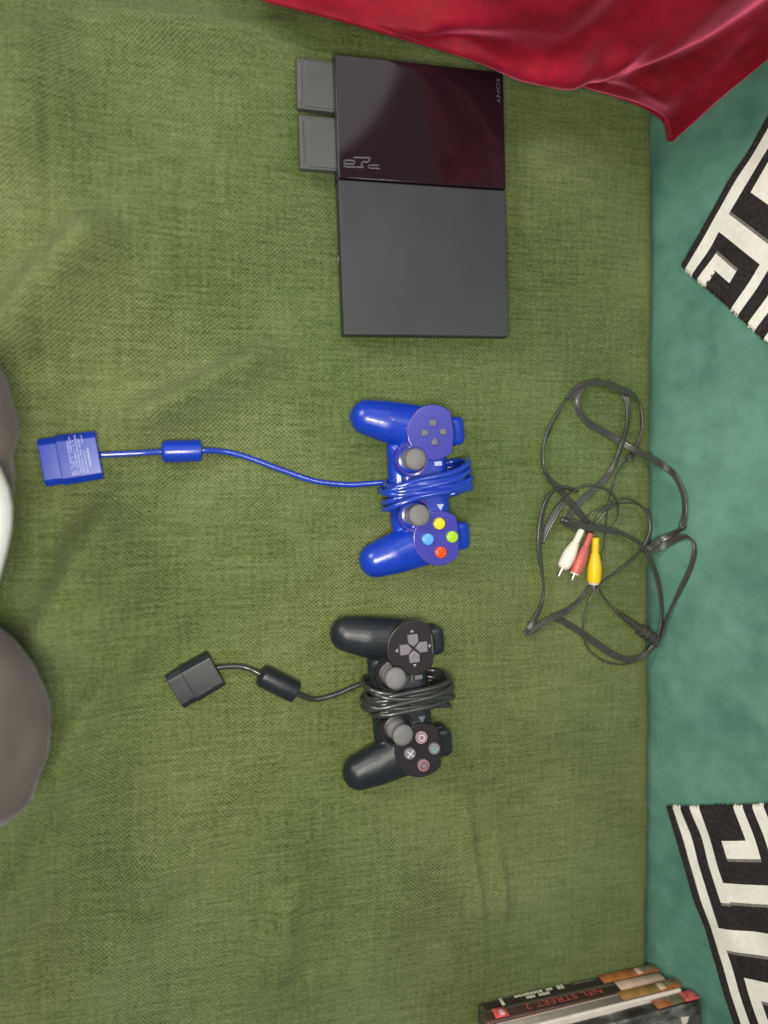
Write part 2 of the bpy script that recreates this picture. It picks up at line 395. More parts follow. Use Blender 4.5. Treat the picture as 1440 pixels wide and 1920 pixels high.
xs = np.concatenate([np.arange(-0.95, 0.46, 0.0042)]); ys = np.arange(-0.92, 0.92, 0.0046)
u01 = (xs - xs[0]) / (xs[-1] - xs[0])
U, Yt = np.meshgrid(u01, ys, indexing='ij')
EDGE = SX(Yt) - 0.0015 + 0.0016 * vnoise(Yt * 9 + 40, Yt * 0, 12) + 0.0008 * vnoise(Yt * 40 + 40, Yt * 0, 13)
Xt = xs[0] + U * (EDGE - xs[0])
Z = np.zeros_like(Xt)
FOLDS = [
    ([(-120, 690), (20, 610), (90, 520), (160, 450), (240, 400)], 0.026, 0.0120, 0.6),
    ([(200, 800), (330, 750), (430, 695), (540, 640)], 0.020, 0.0100, 0.5),
    ([(40, 1260), (110, 1130), (170, 1010), (250, 930)], 0.026, 0.0130, 0.6),
    ([(300, 1010), (230, 1090), (180, 1180), (150, 1290)], 0.022, 0.0060, 1.0),
    ([(120, 1400), (160, 1330), (230, 1240), (300, 1180)], 0.016, 0.0055, 0.7),
    ([(-60, 1560), (20, 1500), (90, 1440), (150, 1360)], 0.018, 0.0060, 0.7),
    ([(200, 1700), (290, 1610), (330, 1550), (380, 1530)], 0.014, 0.0040, 0.6),
    ([(872, 1500), (880, 1580), (892, 1660), (905, 1760)], 0.0065, 0.0052, 0.6),
    ([(930, 1560), (938, 1640), (945, 1740)], 0.007, 0.0040, 0.6),
    ([(520, 1690), (545, 1760), (530, 1850)], 0.014, 0.0045, 0.7),
    ([(90, 120), (92, 400), (78, 700)], 0.0040, -0.0028, 1.0),
    ([(345, 280), (340, 430), (330, 560)], 0.0045, -0.0016, 1.0),
    ([(95, 1400), (92, 1650), (85, 1900)], 0.0040, -0.0030, 1.0),
    ([(232, 1380), (235, 1500), (228, 1600)], 0.0045, -0.0014, 1.0),
    ([(-60, 300), (30, 240), (60, 120), (40, 10)], 0.03, 0.0060, 0.8),
    ([(120, 30), (300, 40), (460, 62), (600, 50)], 0.020, 0.0045, 0.5),
    ([(620, 1850), (760, 1700), (1100, 1650), (1215, 1560)], 0.03, 0.0026, 1.0),
    ([(1030, 300), (1130, 420), (1150, 560)], 0.03, 0.0020, 1.0),
    ([(-40, 1760), (60, 1620), (110, 1480), (150, 1400)], 0.022, 0.0050, 0.6),
    ([(150, 1900), (250, 1740), (300, 1640), (410, 1560)], 0.020, 0.0034, 0.6),
    ([(470, 1900), (500, 1780), (560, 1640)], 0.018, 0.0045, 0.6),
    ([(330, 1120), (420, 1090), (560, 1075), (640, 1040)], 0.018, 0.0026, 0.6),
    ([(20, 900), (60, 960), (70, 1060), (30, 1180)], 0.022, 0.0040, 0.7),
]
for pts, w_, h, a_ in FOLDS: Z += ridge(Xt, Yt, pts, w_, h * (2.6 if pts[0][0] < 400 and h > 0 else 1.5), a_)
Z += 0.0011 * vnoise(Xt * 14 + 5, Yt * 14 + 3, 1) + 0.0005 * vnoise(Xt * 45, Yt * 45, 2)
edge = np.clip((Xt - (EDGE - 0.016)) / 0.016, 0, 1)
Z += -0.020 * (1 - np.sqrt(np.clip(1 - edge ** 2, 0, 1)))
th = obj('green_throw', grid_mesh(np.stack([Xt, Yt, Z], -1)), M['green'])
md = th.modifiers.new('thickness', 'SOLIDIFY'); md.thickness = 0.003; md.offset = -1
tag(th, 'olive green woven throw with folds spread over the sofa seat', 'throw')

# ------------------------------------------------------------------ black and white key-pattern cloths on the backrest
RECTS_W = [(0, 9999, 62, 134), (0, 790, 218, 290), (625, 785, 218, 9999), (1005, 1190, 62, 9999), (1395, 1545, 206, 9999),
           (1395, 9999, 206, 290), (0, 330, 560, 640), (275, 425, 386, 640), (0, 785, 712, 792), (1700, 1850, 386, 9999), (1700, 9999, 386, 466),
           (330, 480, 870, 9999), (0, 480, 870, 945)]
RECTS_2 = [(0, 9999, 45, 130), (0, 255, 195, 270), (150, 255, 195, 420), (0, 480, 545, 612), (0, 480, 705, 778), (405, 570, 45, 9999),
           (795, 9999, 195, 520), (795, 960, 195, 9999), (0, 300, 860, 930), (200, 300, 860, 1200)]
def cloth(name, C, e1, e2, unit_px, nu, nv, label, sc_u=1.0, sc_v=1.0, lift=0.004, rects=RECTS_W):
    """C corner, e1 pixel direction along the bound edge, e2 along the fringed end; pattern laid on the backrest"""
    p0 = PB(*C, lift); a = PB(C[0] + e1[0] * 100, C[1] + e1[1] * 100, lift) - p0; b = PB(C[0] + e2[0] * 100, C[1] + e2[1] * 100, lift) - p0
    a = a / 100 * unit_px; b = b / 100 * unit_px          # metres on the backrest per pattern unit
    st = 12.0; us = np.arange(0, nu + 1) * st; vs = np.arange(0, nv + 1) * st
    Ug, Vg = np.meshgrid(us, vs, indexing='ij')
    bend = (Vg / (nv * st)) ** 2 * -60 * sc_v              # the cut end sags a little
    P = np.array(p0)[None, None] + (Ug + bend)[..., None] * np.array(a) * sc_u + Vg[..., None] * np.array(b)
    wav = 0.0022 * vnoise(Ug / 260, Vg / 200, 8) + 0.0028
    P = P + wav[..., None] * np.array(BN)
    root = empty(name, Matrix.Translation(p0)); tag(root, label, 'cloth', 'key-pattern cloths on the sofa back')
    me = grid_mesh(P - np.array(p0)); 
    uc = (us[:-1] + st / 2); vc = (vs[:-1] + st / 2)
    UC, VC = np.meshgrid(uc, vc, indexing='ij')
    ju = rng.uniform(-1, 1, UC.shape)
    idx = np.ones(UC.shape, int)
    for u0, u1, v0, v1 in rects:
        idx[(UC >= u0) & (UC < u1) & (VC + ju >= v0) & (VC + ju < v1)] = 0
    # the shed of mixed yarn where white ends on black across the warp
    sh = np.zeros_like(idx); sh[2:] = (idx[:-2] == 0) & (idx[2:] == 1)
    sh[1:] |= (idx[:-1] == 0) & (idx[1:] == 1)
    idx[(sh == 1) & (idx == 1)] = 2
    me.materials.clear()
    o = obj('woven_panel', me, [M['yarn_w'], M['yarn_b'], M['yarn_g']], root)
    me.polygons.foreach_set('material_index', idx.ravel().tolist())
    md = o.modifiers.new('thickness', 'SOLIDIFY'); md.thickness = 0.0022; md.offset = 0
    # fringe of cut yarn ends
    fv = []; ff = []; fi = []
    for k in range(nv):
        for j in range(2):
            v = (k + (j + 0.5) / 2) * st; i0 = k
            root_p = Vector(P[0, k] * (1 - (j + .5) / 2) + P[0, k + 1] * ((j + .5) / 2)) - p0
            tip = root_p - a * random.uniform(8, 26) + b * random.uniform(-5, 5) + BN * random.uniform(-0.002, 0.001)
            wv = b * 2.6; n = len(fv); up = BN * 0.0005
            fv += [root_p - wv + up, root_p + wv + up, tip + wv * .6, tip - wv * .6, root_p - wv - up, root_p + wv - up, tip + wv * .6 - up, tip - wv * .6 - up]
            ff += [(n, n + 1, n + 2, n + 3), (n + 7, n + 6, n + 5, n + 4), (n, n + 3, n + 7, n + 4), (n + 1, n + 5, n + 6, n + 2), (n + 3, n + 2, n + 6, n + 7)]
            fi += [int(idx[0, k])] * 5
    fm = pyd(fv, ff); fo = obj('fringe', fm, [M['yarn_w'], M['yarn_b'], M['yarn_g']], root, False); fm.polygons.foreach_set('material_index', fi)
    # stray ends along the bound edge
    sv_, sf_ = [], []
    for k in range(0, nu, 2):
        q = Vector(P[k, 0]) - p0; t = q - b * random.uniform(3, 14) + a * random.uniform(-8, 8); n = len(sv_); ww = a * 2.2
        sv_ += [q - ww, q + ww, t + ww * .5, t - ww * .5, q - ww - BN * .0005, q + ww - BN * .0005, t + ww * .5 - BN * .0005, t - ww * .5 - BN * .0005]
        sf_ += [(n, n + 1, n + 2, n + 3), (n + 7, n + 6, n + 5, n + 4), (n, n + 3, n + 7, n + 4), (n + 1, n + 5, n + 6, n + 2)]
    obj('edge_yarn', pyd(sv_, sf_), M['yarn_g'], root, False)
    return root
cloth('patterned_cloth', (1253, 1512), (0.300, 0.954), (0.9995, 0.02), 1 / 4.464, 200, 90,
      'black and white key-pattern cloth on the sofa back above the game cases')
cloth('patterned_cloth', (1281, 498), (0.505, -0.862), (0.775, 0.632), 1 / 4.36, 130, 100,
      'tilted black and white key-pattern cloth hanging by the red cushion', rects=RECTS_2)

# ------------------------------------------------------------------ red velvet cushion in the corner
def cushion():
    epx = [(1257, 264, .012), (1243, 222, .020), (1180, 186, .028), (1050, 148, .034), (950, 126, .040), (700, 52, .044), (560, 14, .044), (490, -5, .040), (445, -22, .034), (425, -50, .030)]
    e1 = catmull([tuple(PA(x, y, z, .008)) for x, y, z in epx], 12)
    e1 = np.array(e1); s = np.r_[0, np.cumsum(np.linalg.norm(np.diff(e1, axis=0), axis=1))]; s /= s[-1]
    p = np.linspace(0, 1, 150); E1 = np.stack([np.interp(p, s, e1[:, k]) for k in range(3)], 1)
    C0 = Vector(E1[0]); d2 = (PB(1440, 92, .012) - C0); d2 = d2.normalized() * 0.42
    q = np.linspace(0, 1, 110)
    Pg, Qg = np.meshgrid(p, q, indexing='ij')
    Bs = E1[:, None, :] + (Qg * (1 - .95 * Pg) ** 1.3)[..., None] * np.array(d2)
    Bs[..., 2] += .32 * Qg ** 1.5 * (1 - Pg) ** 1.6
    tl_ = np.clip((Pg - .42) / .26, 0, 1); tl_ = tl_ * tl_ * (3 - 2 * tl_)
    Bs += (Qg * tl_)[..., None] * np.array([0.02, 0.26, -0.02]) - (Qg * (1 - .95 * Pg) ** 1.3 * tl_ * .8)[..., None] * np.array(d2)
    nrm = Vector(E1[-1] - E1[0]).cross(d2).normalized()
    if nrm.z < 0: nrm = -nrm
    prof = (np.clip(1 - np.abs(2 * Pg - 1) ** 2.6, 0, 1) * np.clip(1 - np.abs(2 * Qg - 1) ** 2.6, 0, 1)) ** 0.62
    L1 = .45
    # folds fanning from the lower edge and the corner
    fan = 0.0085 * np.sin(9 * vnoise(Pg * 5, Qg * 1.5, 21) + Pg * 34 - Qg * 5) * np.exp(-((Qg - .16) / .16) ** 2) * np.clip(Pg * 6, 0, 1)
    ang = np.arctan2(Qg * .44, Pg * L1 + 1e-4); rr = np.hypot(Qg * .44, Pg * L1)
    fan2 = 0.0032 * np.cos(ang * 11 + 1.2 + 2 * vnoise(Pg * 9, Qg * 9, 31)) * np.exp(-((rr - .10) / .10) ** 2)
    pin = 0.0024 * vnoise(Pg * 22, Qg * 7, 5) * np.exp(-Qg / .10) + 0.004 * vnoise(Pg * 7, Qg * 7, 6) + 0.0006 * vnoise(Pg * 26 + 3 * Qg, Qg * 26, 7)
    brd = 0.0140 * np.sin(2 * np.pi * (Pg * 3.4 + Qg * 1.1) + 1.6 * vnoise(Pg * 4, Qg * 4, 41)) + 0.0015 * np.sin(2 * np.pi * (Pg * 8.3 + Qg * 2.0) + 2.5 * vnoise(Pg * 5, Qg * 5, 42))
    fan = fan * .22 + brd * np.clip(Qg * 12, 0, 1)
    up = prof * (0.062 - 0.046 * tl_) + (fan + fan2 + pin) * np.clip(prof * 3, 0, 1) * (1 - .25 * tl_)
    top = Bs + up[..., None] * np.array(nrm)
    bot = Bs - (prof * 0.016)[..., None] * np.array(nrm)
    o0 = Vector(E1[0]); root = empty('red_cushion', Matrix.Translation(o0))
    tag(root, 'crumpled crimson velvet cushion at the top right above the console', 'cushion')
    A = grid_mesh(top - np.array(o0)); B = grid_mesh((bot - np.array(o0))[:, ::-1])
    bm = bmesh.new(); bm.from_mesh(A); bm.from_mesh(B); bmesh.ops.remove_doubles(bm, verts=bm.verts, dist=1e-5)
    obj('cover', bm_mesh(bm), M['red'], root)
    rim = [E1[i] + (0, 0, .0005) for i in range(len(E1))]
    rim2 = [Bs[0, i] for i in range(0, len(q), 2)]
    obj('seam', tube([Vector(r) - o0 for r in rim], 0.0026, 8), M['red'], root)
    obj('seam', tube([Vector(r) - o0 for r in rim2], 0.0022, 8), M['red'], root)
cushion()

# ------------------------------------------------------------------ game console
cz = rad(2.03); RZ = Matrix.Rotation(cz, 4, 'Z')
cxy = Vector((CAM.x, CAM.y, 0)) - RZ @ Vector((-0.141, -0.112, 0))
con = empty('game_console', Matrix.Translation(cxy) @ RZ)
tag(con, 'slim black game console with a glossy lid on the green throw', 'game console')
W, Ln, H = 0.152, 0.230, 0.028
obj('lower_body', rbox(W - .007, Ln - .006, 0.016, .0015, 2, (W / 2 + .001, Ln / 2, 0.0092)), M['con_side'], con)
LS = 0.1285
obj('top_panel', rbox(W, LS, 0.0125, .0012, 3, (W / 2, LS / 2, 0.0213)), M['con_matte'], con)
obj('deck', rbox(W, Ln - LS - .0006, 0.009, .001, 2, (W / 2, LS + (Ln - LS) / 2, 0.0195)), M['con_side'], con)
lid = obj('disc_lid', rbox(W - .0008, Ln - LS - .0012, 0.0042, .0009, 3, (W / 2, LS + (Ln - LS) / 2 + .0003, 0.0264)), M['con_lid'], con)
for y in (0.140, 0.186):
    obj('controller_port', rbox(.003, .040, .0075, .0012, 2, (.0035, y + .012, .0075)), M['con_side'], con)
for y in (0.030, 0.046):
    obj('usb_port', rbox(.0024, .0125, .005, .0006, 2, (.0036, y, .010)), M['con_matte'], con)
obj('power_button', lathe([(.0001, 0), (.0034, 0), (.0036, .0004), (.0030, .0012), (.0001, .0014)], 20,
    Matrix.Translation((.0012, .066, .0158)) @ Matrix.Rotation(-math.pi / 2, 4, 'Y')), M['lbl'], con)
for y in np.arange(0.086, 0.122, 0.005):
    obj('vent_slot', rbox(.0022, .0022, .008, .0004, 1, (.0040, y, .010)), M['con_matte'], con)
def at_console(x, y):
    return con.matrix_world.inverted() @ PX(x, y, H + .0006)
def strokes(lst, wd=.0011):
    bm = bmesh.new()
    for (x0, y0, x1, y1) in lst:
        a = at_console(630 + x0 / 14.4, 270 + y0 / 14.4); b = at_console(630 + x1 / 14.4, 270 + y1 / 14.4); d = (b - a); l = d.length
        mw = Matrix.Translation((a + b) / 2) @ Matrix.Rotation(math.atan2(d.y, d.x), 4, 'Z') @ Matrix.Diagonal((l + wd, wd, .0002, 1))
        bmesh.ops.create_cube(bm, size=1, matrix=mw)
    for v in bm.verts: v.co.z = .0285 + (.0001 if v.co.z > .0286 else 0)
    return bm_mesh(bm)
obj('logo_mark', strokes([(220, 435, 500, 445), (220, 530, 490, 540), (225, 615, 515, 620), (225, 435, 235, 615), (495, 440, 495, 535)]), M['silver'], lid, False)
obj('logo_mark', strokes([(490, 365, 920, 370), (910, 370, 890, 480), (700, 480, 890, 485), (700, 485, 690, 600), (570, 625, 730, 628)]), M['silver'], lid, False)
obj('logo_mark', strokes([(880, 570, 1150, 575), (880, 650, 1170, 660), (880, 570, 880, 650)], .0009), M['silver'], lid, False)
tx = at_console(934, 170)
obj('maker_name', text_mesh('SONY', .0046, 1.75, .0001, Matrix.Translation((tx.x, tx.y, .0286)) @ Matrix.Rotation(-math.pi / 2, 4, 'Z')), M['silver'], lid, False)

# memory cards plugged into the front
for i, (y0, y1, x0, lab) in enumerate([(111, 206, 557, 'grey memory card in the console, nearer the red cushion'),
                                       (217, 318, 562, 'grey memory card in the console, nearer the blue controller')]):
    zt = .0215; inv = con.matrix_world.inverted()
    a = inv @ PX(x0, (y0 + y1) / 2, zt); t0 = inv @ PX(600, y0, zt); t1 = inv @ PX(600, y1, zt)
    wid = abs(t0.y - t1.y); ln = .0075 - a.x; cy = (t0.y + t1.y) / 2
    mc = empty('memory_card', con.matrix_world @ Matrix.Translation((a.x, cy, zt - .0075)) @ Matrix.Rotation(rad(-1.2 + i), 4, 'Z'))
    tag(mc, lab, 'memory card', 'memory cards in the console')
    shell = obj('shell', rbox(ln, wid, .0072, .0012, 3, (ln / 2, 0, .0036)), M['card'], mc)
    obj('raised_face', rbox(ln - .0085, wid - .0032, .0012, .0006, 3, (ln / 2 + .0015, 0, .0076), taper=.97), M['card'], mc)
    obj('grip_lip', rbox(.0022, wid - .010, .0010, .0005, 2, (.0026, 0, .0074)), M['silver'] if i == 0 else M['card'], shell)

# ------------------------------------------------------------------ gamepads
def hull_spheres(bm, sph, sq=1.0):
    """convex hull of spheres (x,y,z,r[,zr])"""
    t = bmesh.new()
    for s in sph:
        zr = s[4] if len(s) > 4 else s[3] * sq
        bmesh.ops.create_icosphere(t, subdivisions=3, radius=1, matrix=Matrix.Translation(s[:3]) @ Matrix.Diagonal((s[3], s[3], zr, 1)))
    r = bmesh.ops.convex_hull(t, input=t.verts)
    bmesh.ops.delete(t, geom=[e for e in r['geom_interior'] if isinstance(e, bmesh.types.BMVert)], context='VERTS')
    me = bpy.data.meshes.new('h'); t.to_mesh(me); t.free(); bm.from_mesh(me); bpy.data.meshes.remove(me)
def body_mesh():
    mm = .001; bm = bmesh.new()
    for s in (-1, 1):
        hull_spheres(bm, [(s * 46.3 * mm, -1 * mm, 21 * mm, 23 * mm, 11 * mm), (s * 46.3 * mm, 1 * mm, 21 * mm, 23 * mm, 11 * mm)])
        hull_spheres(bm, [(s * 46.3 * mm, -.5 * mm, 29 * mm, 23.6 * mm, 3 * mm), (s * 46.3 * mm, -.5 * mm, 16 * mm, 23.8 * mm, 6 * mm)])
        # grip: tapering from the pod to a rounded tip
        hull_spheres(bm, [(s * 50.0 * mm, -6 * mm, 20 * mm, 21.0 * mm, 12.5 * mm), (s * 58.0 * mm, -36 * mm, 17.5 * mm, 18.6 * mm, 15.2 * mm), (s * 62.8 * mm, -53.5 * mm, 15.5 * mm, 15.8 * mm, 14.2 * mm)])
        # stick well
        hull_spheres(bm, [(s * 24.5 * mm, -20 * mm, 26 * mm, 15 * mm, 4 * mm), (s * 23.5 * mm, -18 * mm, 15 * mm, 14 * mm, 5 * mm)])
        # front neck towards the shoulder buttons
        hull_spheres(bm, [(s * 47 * mm, 14 * mm, 20 * mm, 8 * mm), (s * 38 * mm, 14 * mm, 20 * mm, 8 * mm), (s * 55 * mm, 13 * mm, 20 * mm, 8 * mm)])
    hull_spheres(bm, [(-38 * mm, 6 * mm, 21 * mm, 9 * mm), (38 * mm, 6 * mm, 21 * mm, 9 * mm), (-34 * mm, -22 * mm, 19 * mm, 8 * mm), (34 * mm, -22 * mm, 19 * mm, 8 * mm)])
    hull_spheres(bm, [(-34 * mm, -30 * mm, 15.5 * mm, 8 * mm), (34 * mm, -30 * mm, 15.5 * mm, 8 * mm), (-34 * mm, -10 * mm, 17 * mm, 10 * mm), (34 * mm, -10 * mm, 17 * mm, 10 * mm)])
    me = bpy.data.meshes.new('b'); bm.to_mesh(me); bm.free()
    return apply_mods(me, [('REMESH', dict(mode='VOXEL', voxel_size=.00105)), ('SMOOTH', dict(factor=.5, iterations=7))])
BODY = body_mesh()
def plate_pts(cx, side):
    pts = []
    for k in range(64):
        a = 2 * math.pi * k / 64; x = 24.2 * math.cos(a); y = 24.2 * math.sin(a)
        pts.append((cx + x * .001, min(y, 18.6 - .10 * abs(x)) * .001))
    out = [pts[0]]
    for q in pts[1:]:
        if (Vector(q) - Vector(out[-1])).length > 2e-4: out.append(q)
    return out
def ring_bars(bm, pts, wd, z, closed=True):
    n = len(pts)
    for i in range(n if closed else n - 1):
        a = Vector(pts[i]); b = Vector(pts[(i + 1) % n]); d = b - a
        mw = Matrix.Translation((*((a + b) / 2), z)) @ Matrix.Rotation(math.atan2(d.y, d.x), 4, 'Z') @ Matrix.Diagonal((d.length + wd * .6, wd, .0005, 1))
        bmesh.ops.create_cube(bm, size=1, matrix=mw)
def dpad_pts(style):
    if style == 'blue': return [(-2.5, 11.2), (-2.9, 10.7), (-2.9, 7.2), (0, 4.6), (2.9, 7.2), (2.9, 10.7), (2.5, 11.2)]
    return [(-4.2, 12.6), (-4.7, 12.0), (-4.7, 5.4), (0, 1.5), (4.7, 5.4), (4.7, 12.0), (4.2, 12.6)]

def wrap_path(turns, a0, a1, tilt, bc, B, zc, Zh, seed, rr):
    r = random.Random(seed); path = []; n = 40; steps = int(turns * n)
    jB = [r.uniform(-1, 1) for _ in range(int(turns) + 3)]; jt = [r.uniform(-1, 1) for _ in range(int(turns) + 3)]
    order = [((k * 4) % 9) / 8 for k in range(int(turns) + 3)]
    for i in range(steps + 1):
        t = i / n; k = int(t); f = t - k; fs = f * f * (3 - 2 * f)
        jb = jB[k] * (1 - fs) + jB[k + 1] * fs; tl = (jt[k] * (1 - fs) + jt[k + 1] * fs)
        o_ = order[k] * (1 - fs) + order[k + 1] * fs
        ph = -math.pi / 2 + 2 * math.pi * t
        c, s = math.cos(ph), math.sin(ph)
        ex = 0.62
        bb = bc + (B + jb * .0048) * math.copysign(abs(c) ** ex, c)
        zz = zc + (Zh + jb * .0010 + .0014 * math.sin(5 * t)) * math.copysign(abs(s) ** ex, s)
        aa = a0 + (a1 - a0) * o_ + (tilt + tl * .0042) * c
        path.append(Vector((aa, bb, max(zz, rr + .0004))))
    return path

def gamepad(name, label, L0, R0, mats, style, stick_shift, wrap, tail, bead, plug):
    zp = .036
    p0 = PX(*L0, zp); p1 = PX(*R0, zp); mid = (p0 + p1) / 2; r = (p1 - p0); r.z = 0; r.normalize()
    f = Vector((0, 0, 1)).cross(r)
    mw = Matrix.Translation((mid.x, mid.y, 0.0006)) @ Matrix((( r.x, f.x, 0, 0), (r.y, f.y, 0, 0), (0, 0, 1, 0), (0, 0, 0, 1)))
    root = empty(name, mw); inv = mw.inverted(); tag(root, label, 'game controller', 'wired controllers on the throw')
    mB, mT, mC, mS, mD = mats[:5]
    obj('body', BODY.copy(), mB, root)
    for s in (-1, 1):
        pl = obj('button_plate', prism(plate_pts(s * .0463, s), .0300, .0342, .0011, 3), mT, root)
        # raised rim line of the plate
        bm = bmesh.new(); 
        obj('stick_well', lathe([(.0150, .026), (.0152, .0316), (.0146, .0325), (.0128, .0322), (.0118, .0295), (.0118, .026)], 40,
            Matrix.Translation((s * .0245, -.0200, 0))), mT, root)
        bm.free()
        sx, sy = stick_shift[0 if s < 0 else 1]
        tilt = Matrix.Rotation(sx, 4, 'Y') @ Matrix.Rotation(sy, 4, 'X')
        st = obj('thumbstick', lathe([(.0095, -.001), (.0092, .001), (.0078, .0035), (.0058, .0060), (.0052, .0095), (.0060, .0110), (.0086, .0122),
            (.0093, .0132), (.0095, .0150), (.0092, .0164), (.0080, .0175), (.0055, .0182), (.0001, .0185)], 36,
            Matrix.Translation((s * .0245, -.0200, .0285)) @ tilt, 50), mS, root)
        # shoulder buttons
        for yc, hy, zc_, zr, hx in ((.0240, .0075, .0225, .0042, .0125), (.0232, .0080, .0100, .0052, .0130)):
            sb = bmesh.new(); rr_ = .0058
            hull_spheres(sb, [(s * .0470 + i * (hx - rr_), yc + j * (hy - rr_ * .9), zc_ + k_ * zr * .35, rr_, zr * .65) for i in (-1, 1) for j in (-1, 1) for k_ in (-1, 1)])
            obj('shoulder_button', bm_mesh(sb), mB, root)
    # direction buttons
    for k in range(4):
        an = k * math.pi / 2
        b = obj('direction_button', prism([(x * .001, y * .001) for x, y in dpad_pts(style)][::-1], .0325, .0366, .0009, 3,
            Matrix.Translation((-.0463, 0, 0)) @ Matrix.Rotation(an, 4, 'Z')), mD, root)
        if style == 'black':
            tri = prism([(-.0019, .0142), (.0019, .0142), (0, .0166)], .0341, .0345, 0, 1, Matrix.Translation((-.0463, 0, 0)) @ Matrix.Rotation(an, 4, 'Z'))
            obj('arrow_mark', tri, M['lbl'] if k else M['lbl'], b, False)
    # face buttons: place, colour, mark
    fb = {'blue': [((-.0130, 0), 'yellow'), ((-.0004, .0114), 'lime'), ((.0124, 0), 'orange'), ((-.0002, -.0112), 'sky')],
          'black': [((-.0128, 0), 'cap'), ((-.0004, .0114), 'cap'), ((.0126, 0), 'cap'), ((-.0002, -.0114), 'cap')]}[style]
    for k, ((x, y), c) in enumerate(fb):
        cx, cy = .0463 + x, y
        b = obj('face_button', lathe([(.0052, .0325), (.0052, .0362), (.0048, .0369), (.0038, .0372), (.0001, .0374)], 28, Matrix.Translation((cx, cy, 0))), M[c], root)
        if style == 'black':
            bm = bmesh.new(); z = .0375; q = .0024
            if k == 0: ring_bars(bm, [(cx - q, cy - q), (cx + q, cy - q), (cx + q, cy + q), (cx - q, cy + q)], .0009, z); mk = 'pink'
            if k == 1: ring_bars(bm, [(cx - .0028, cy - .0018), (cx + .0028, cy - .0018), (cx, cy + .0030)], .0008, z); mk = 'mint'
            if k == 2: ring_bars(bm, [(cx + .0030 * math.cos(t), cy + .0030 * math.sin(t)) for t in np.linspace(0, 2 * math.pi, 20, False)], .0010, z); mk = 'rose'
            if k == 3:
                ring_bars(bm, [(cx - .0026, cy - .0026), (cx + .0026, cy + .0026)], .0008, z, False); ring_bars(bm, [(cx - .0026, cy + .0026), (cx + .0026, cy - .0026)], .0008, z + .0001, False); mk = 'lilac'
            obj('symbol', bm_mesh(bm), M[mk], b, False)
            if k in (0, 2):
                obj('button_ring', lathe([(.0046, .0366), (.0052, .0368), (.0053, .0363)], 28, Matrix.Translation((cx, cy, 0))), M['pink' if k == 0 else 'rose'], b)
    # start and select, mostly under the cord
    obj('select_button', rbox(.0042, .0072, .0026, .0008, 2, (-.0190, .0035, .0312)), M['dgrey'] if style == 'black' else M['blue_print'], root)
    obj('start_button', prism([(.0165, .0000), (.0165, .0070), (.0225, .0035)], .0295, .0322, .0006, 2), M['dgrey'] if style == 'black' else M['blue_print'], root)
    if style == 'black':
        obj('select_print', text_mesh('SELECT', .0024, 1.0, .00008, Matrix.Translation((-.0190, -.0026, .0312)) @ Matrix.Rotation(0, 4, 'Z')), M['lbl'], root, False)
        obj('plate_line', prism([(-.0560, .0172), (-.0380, .0172), (-.0380, .0178), (-.0560, .0178)], .0335, .0345, 0), M['dgrey'], root, False)
    # cord: wrapped round the middle, then out to bead and plug
    rr, turns, a0, a1, tilt, bc, B, zc, Zh, seed = wrap
    wp = wrap_path(turns, a0, a1, tilt, bc, B, zc, Zh, seed, rr)
    obj('wrapped_cord', tube(wp, rr, 10), mC, root)
    (bx0, by0), (bx1, by1), br = bead
    t3 = catmull([tuple(PX(x, y, z)) for x, y, z in tail], 10)
    b0w, b1w = PX(bx0, by0, br), PX(bx1, by1, br)
    loc_tail = [inv @ Vector(p) for p in t3]
    obj('cord', tube(loc_tail, rr, 10), mC, root)
    d = (b1w - b0w); l = d.length; q = d.to_track_quat('Z', 'Y').to_matrix().to_4x4()
    obj('ferrite_bead', lathe([(.0001, 0), (br * .55, 0), (br * .80, l * .02), (br * .97, l * .07), (br, l * .14), (br, l * .90), (br * .97, l * .965), (br * .80, l * .99), (rr * 1.4, l), (.0001, l)], 32,
        inv @ Matrix.Translation(b0w) @ q), mats[5] if len(mats) > 5 else mB, root)
    plug(root, inv)
    return root

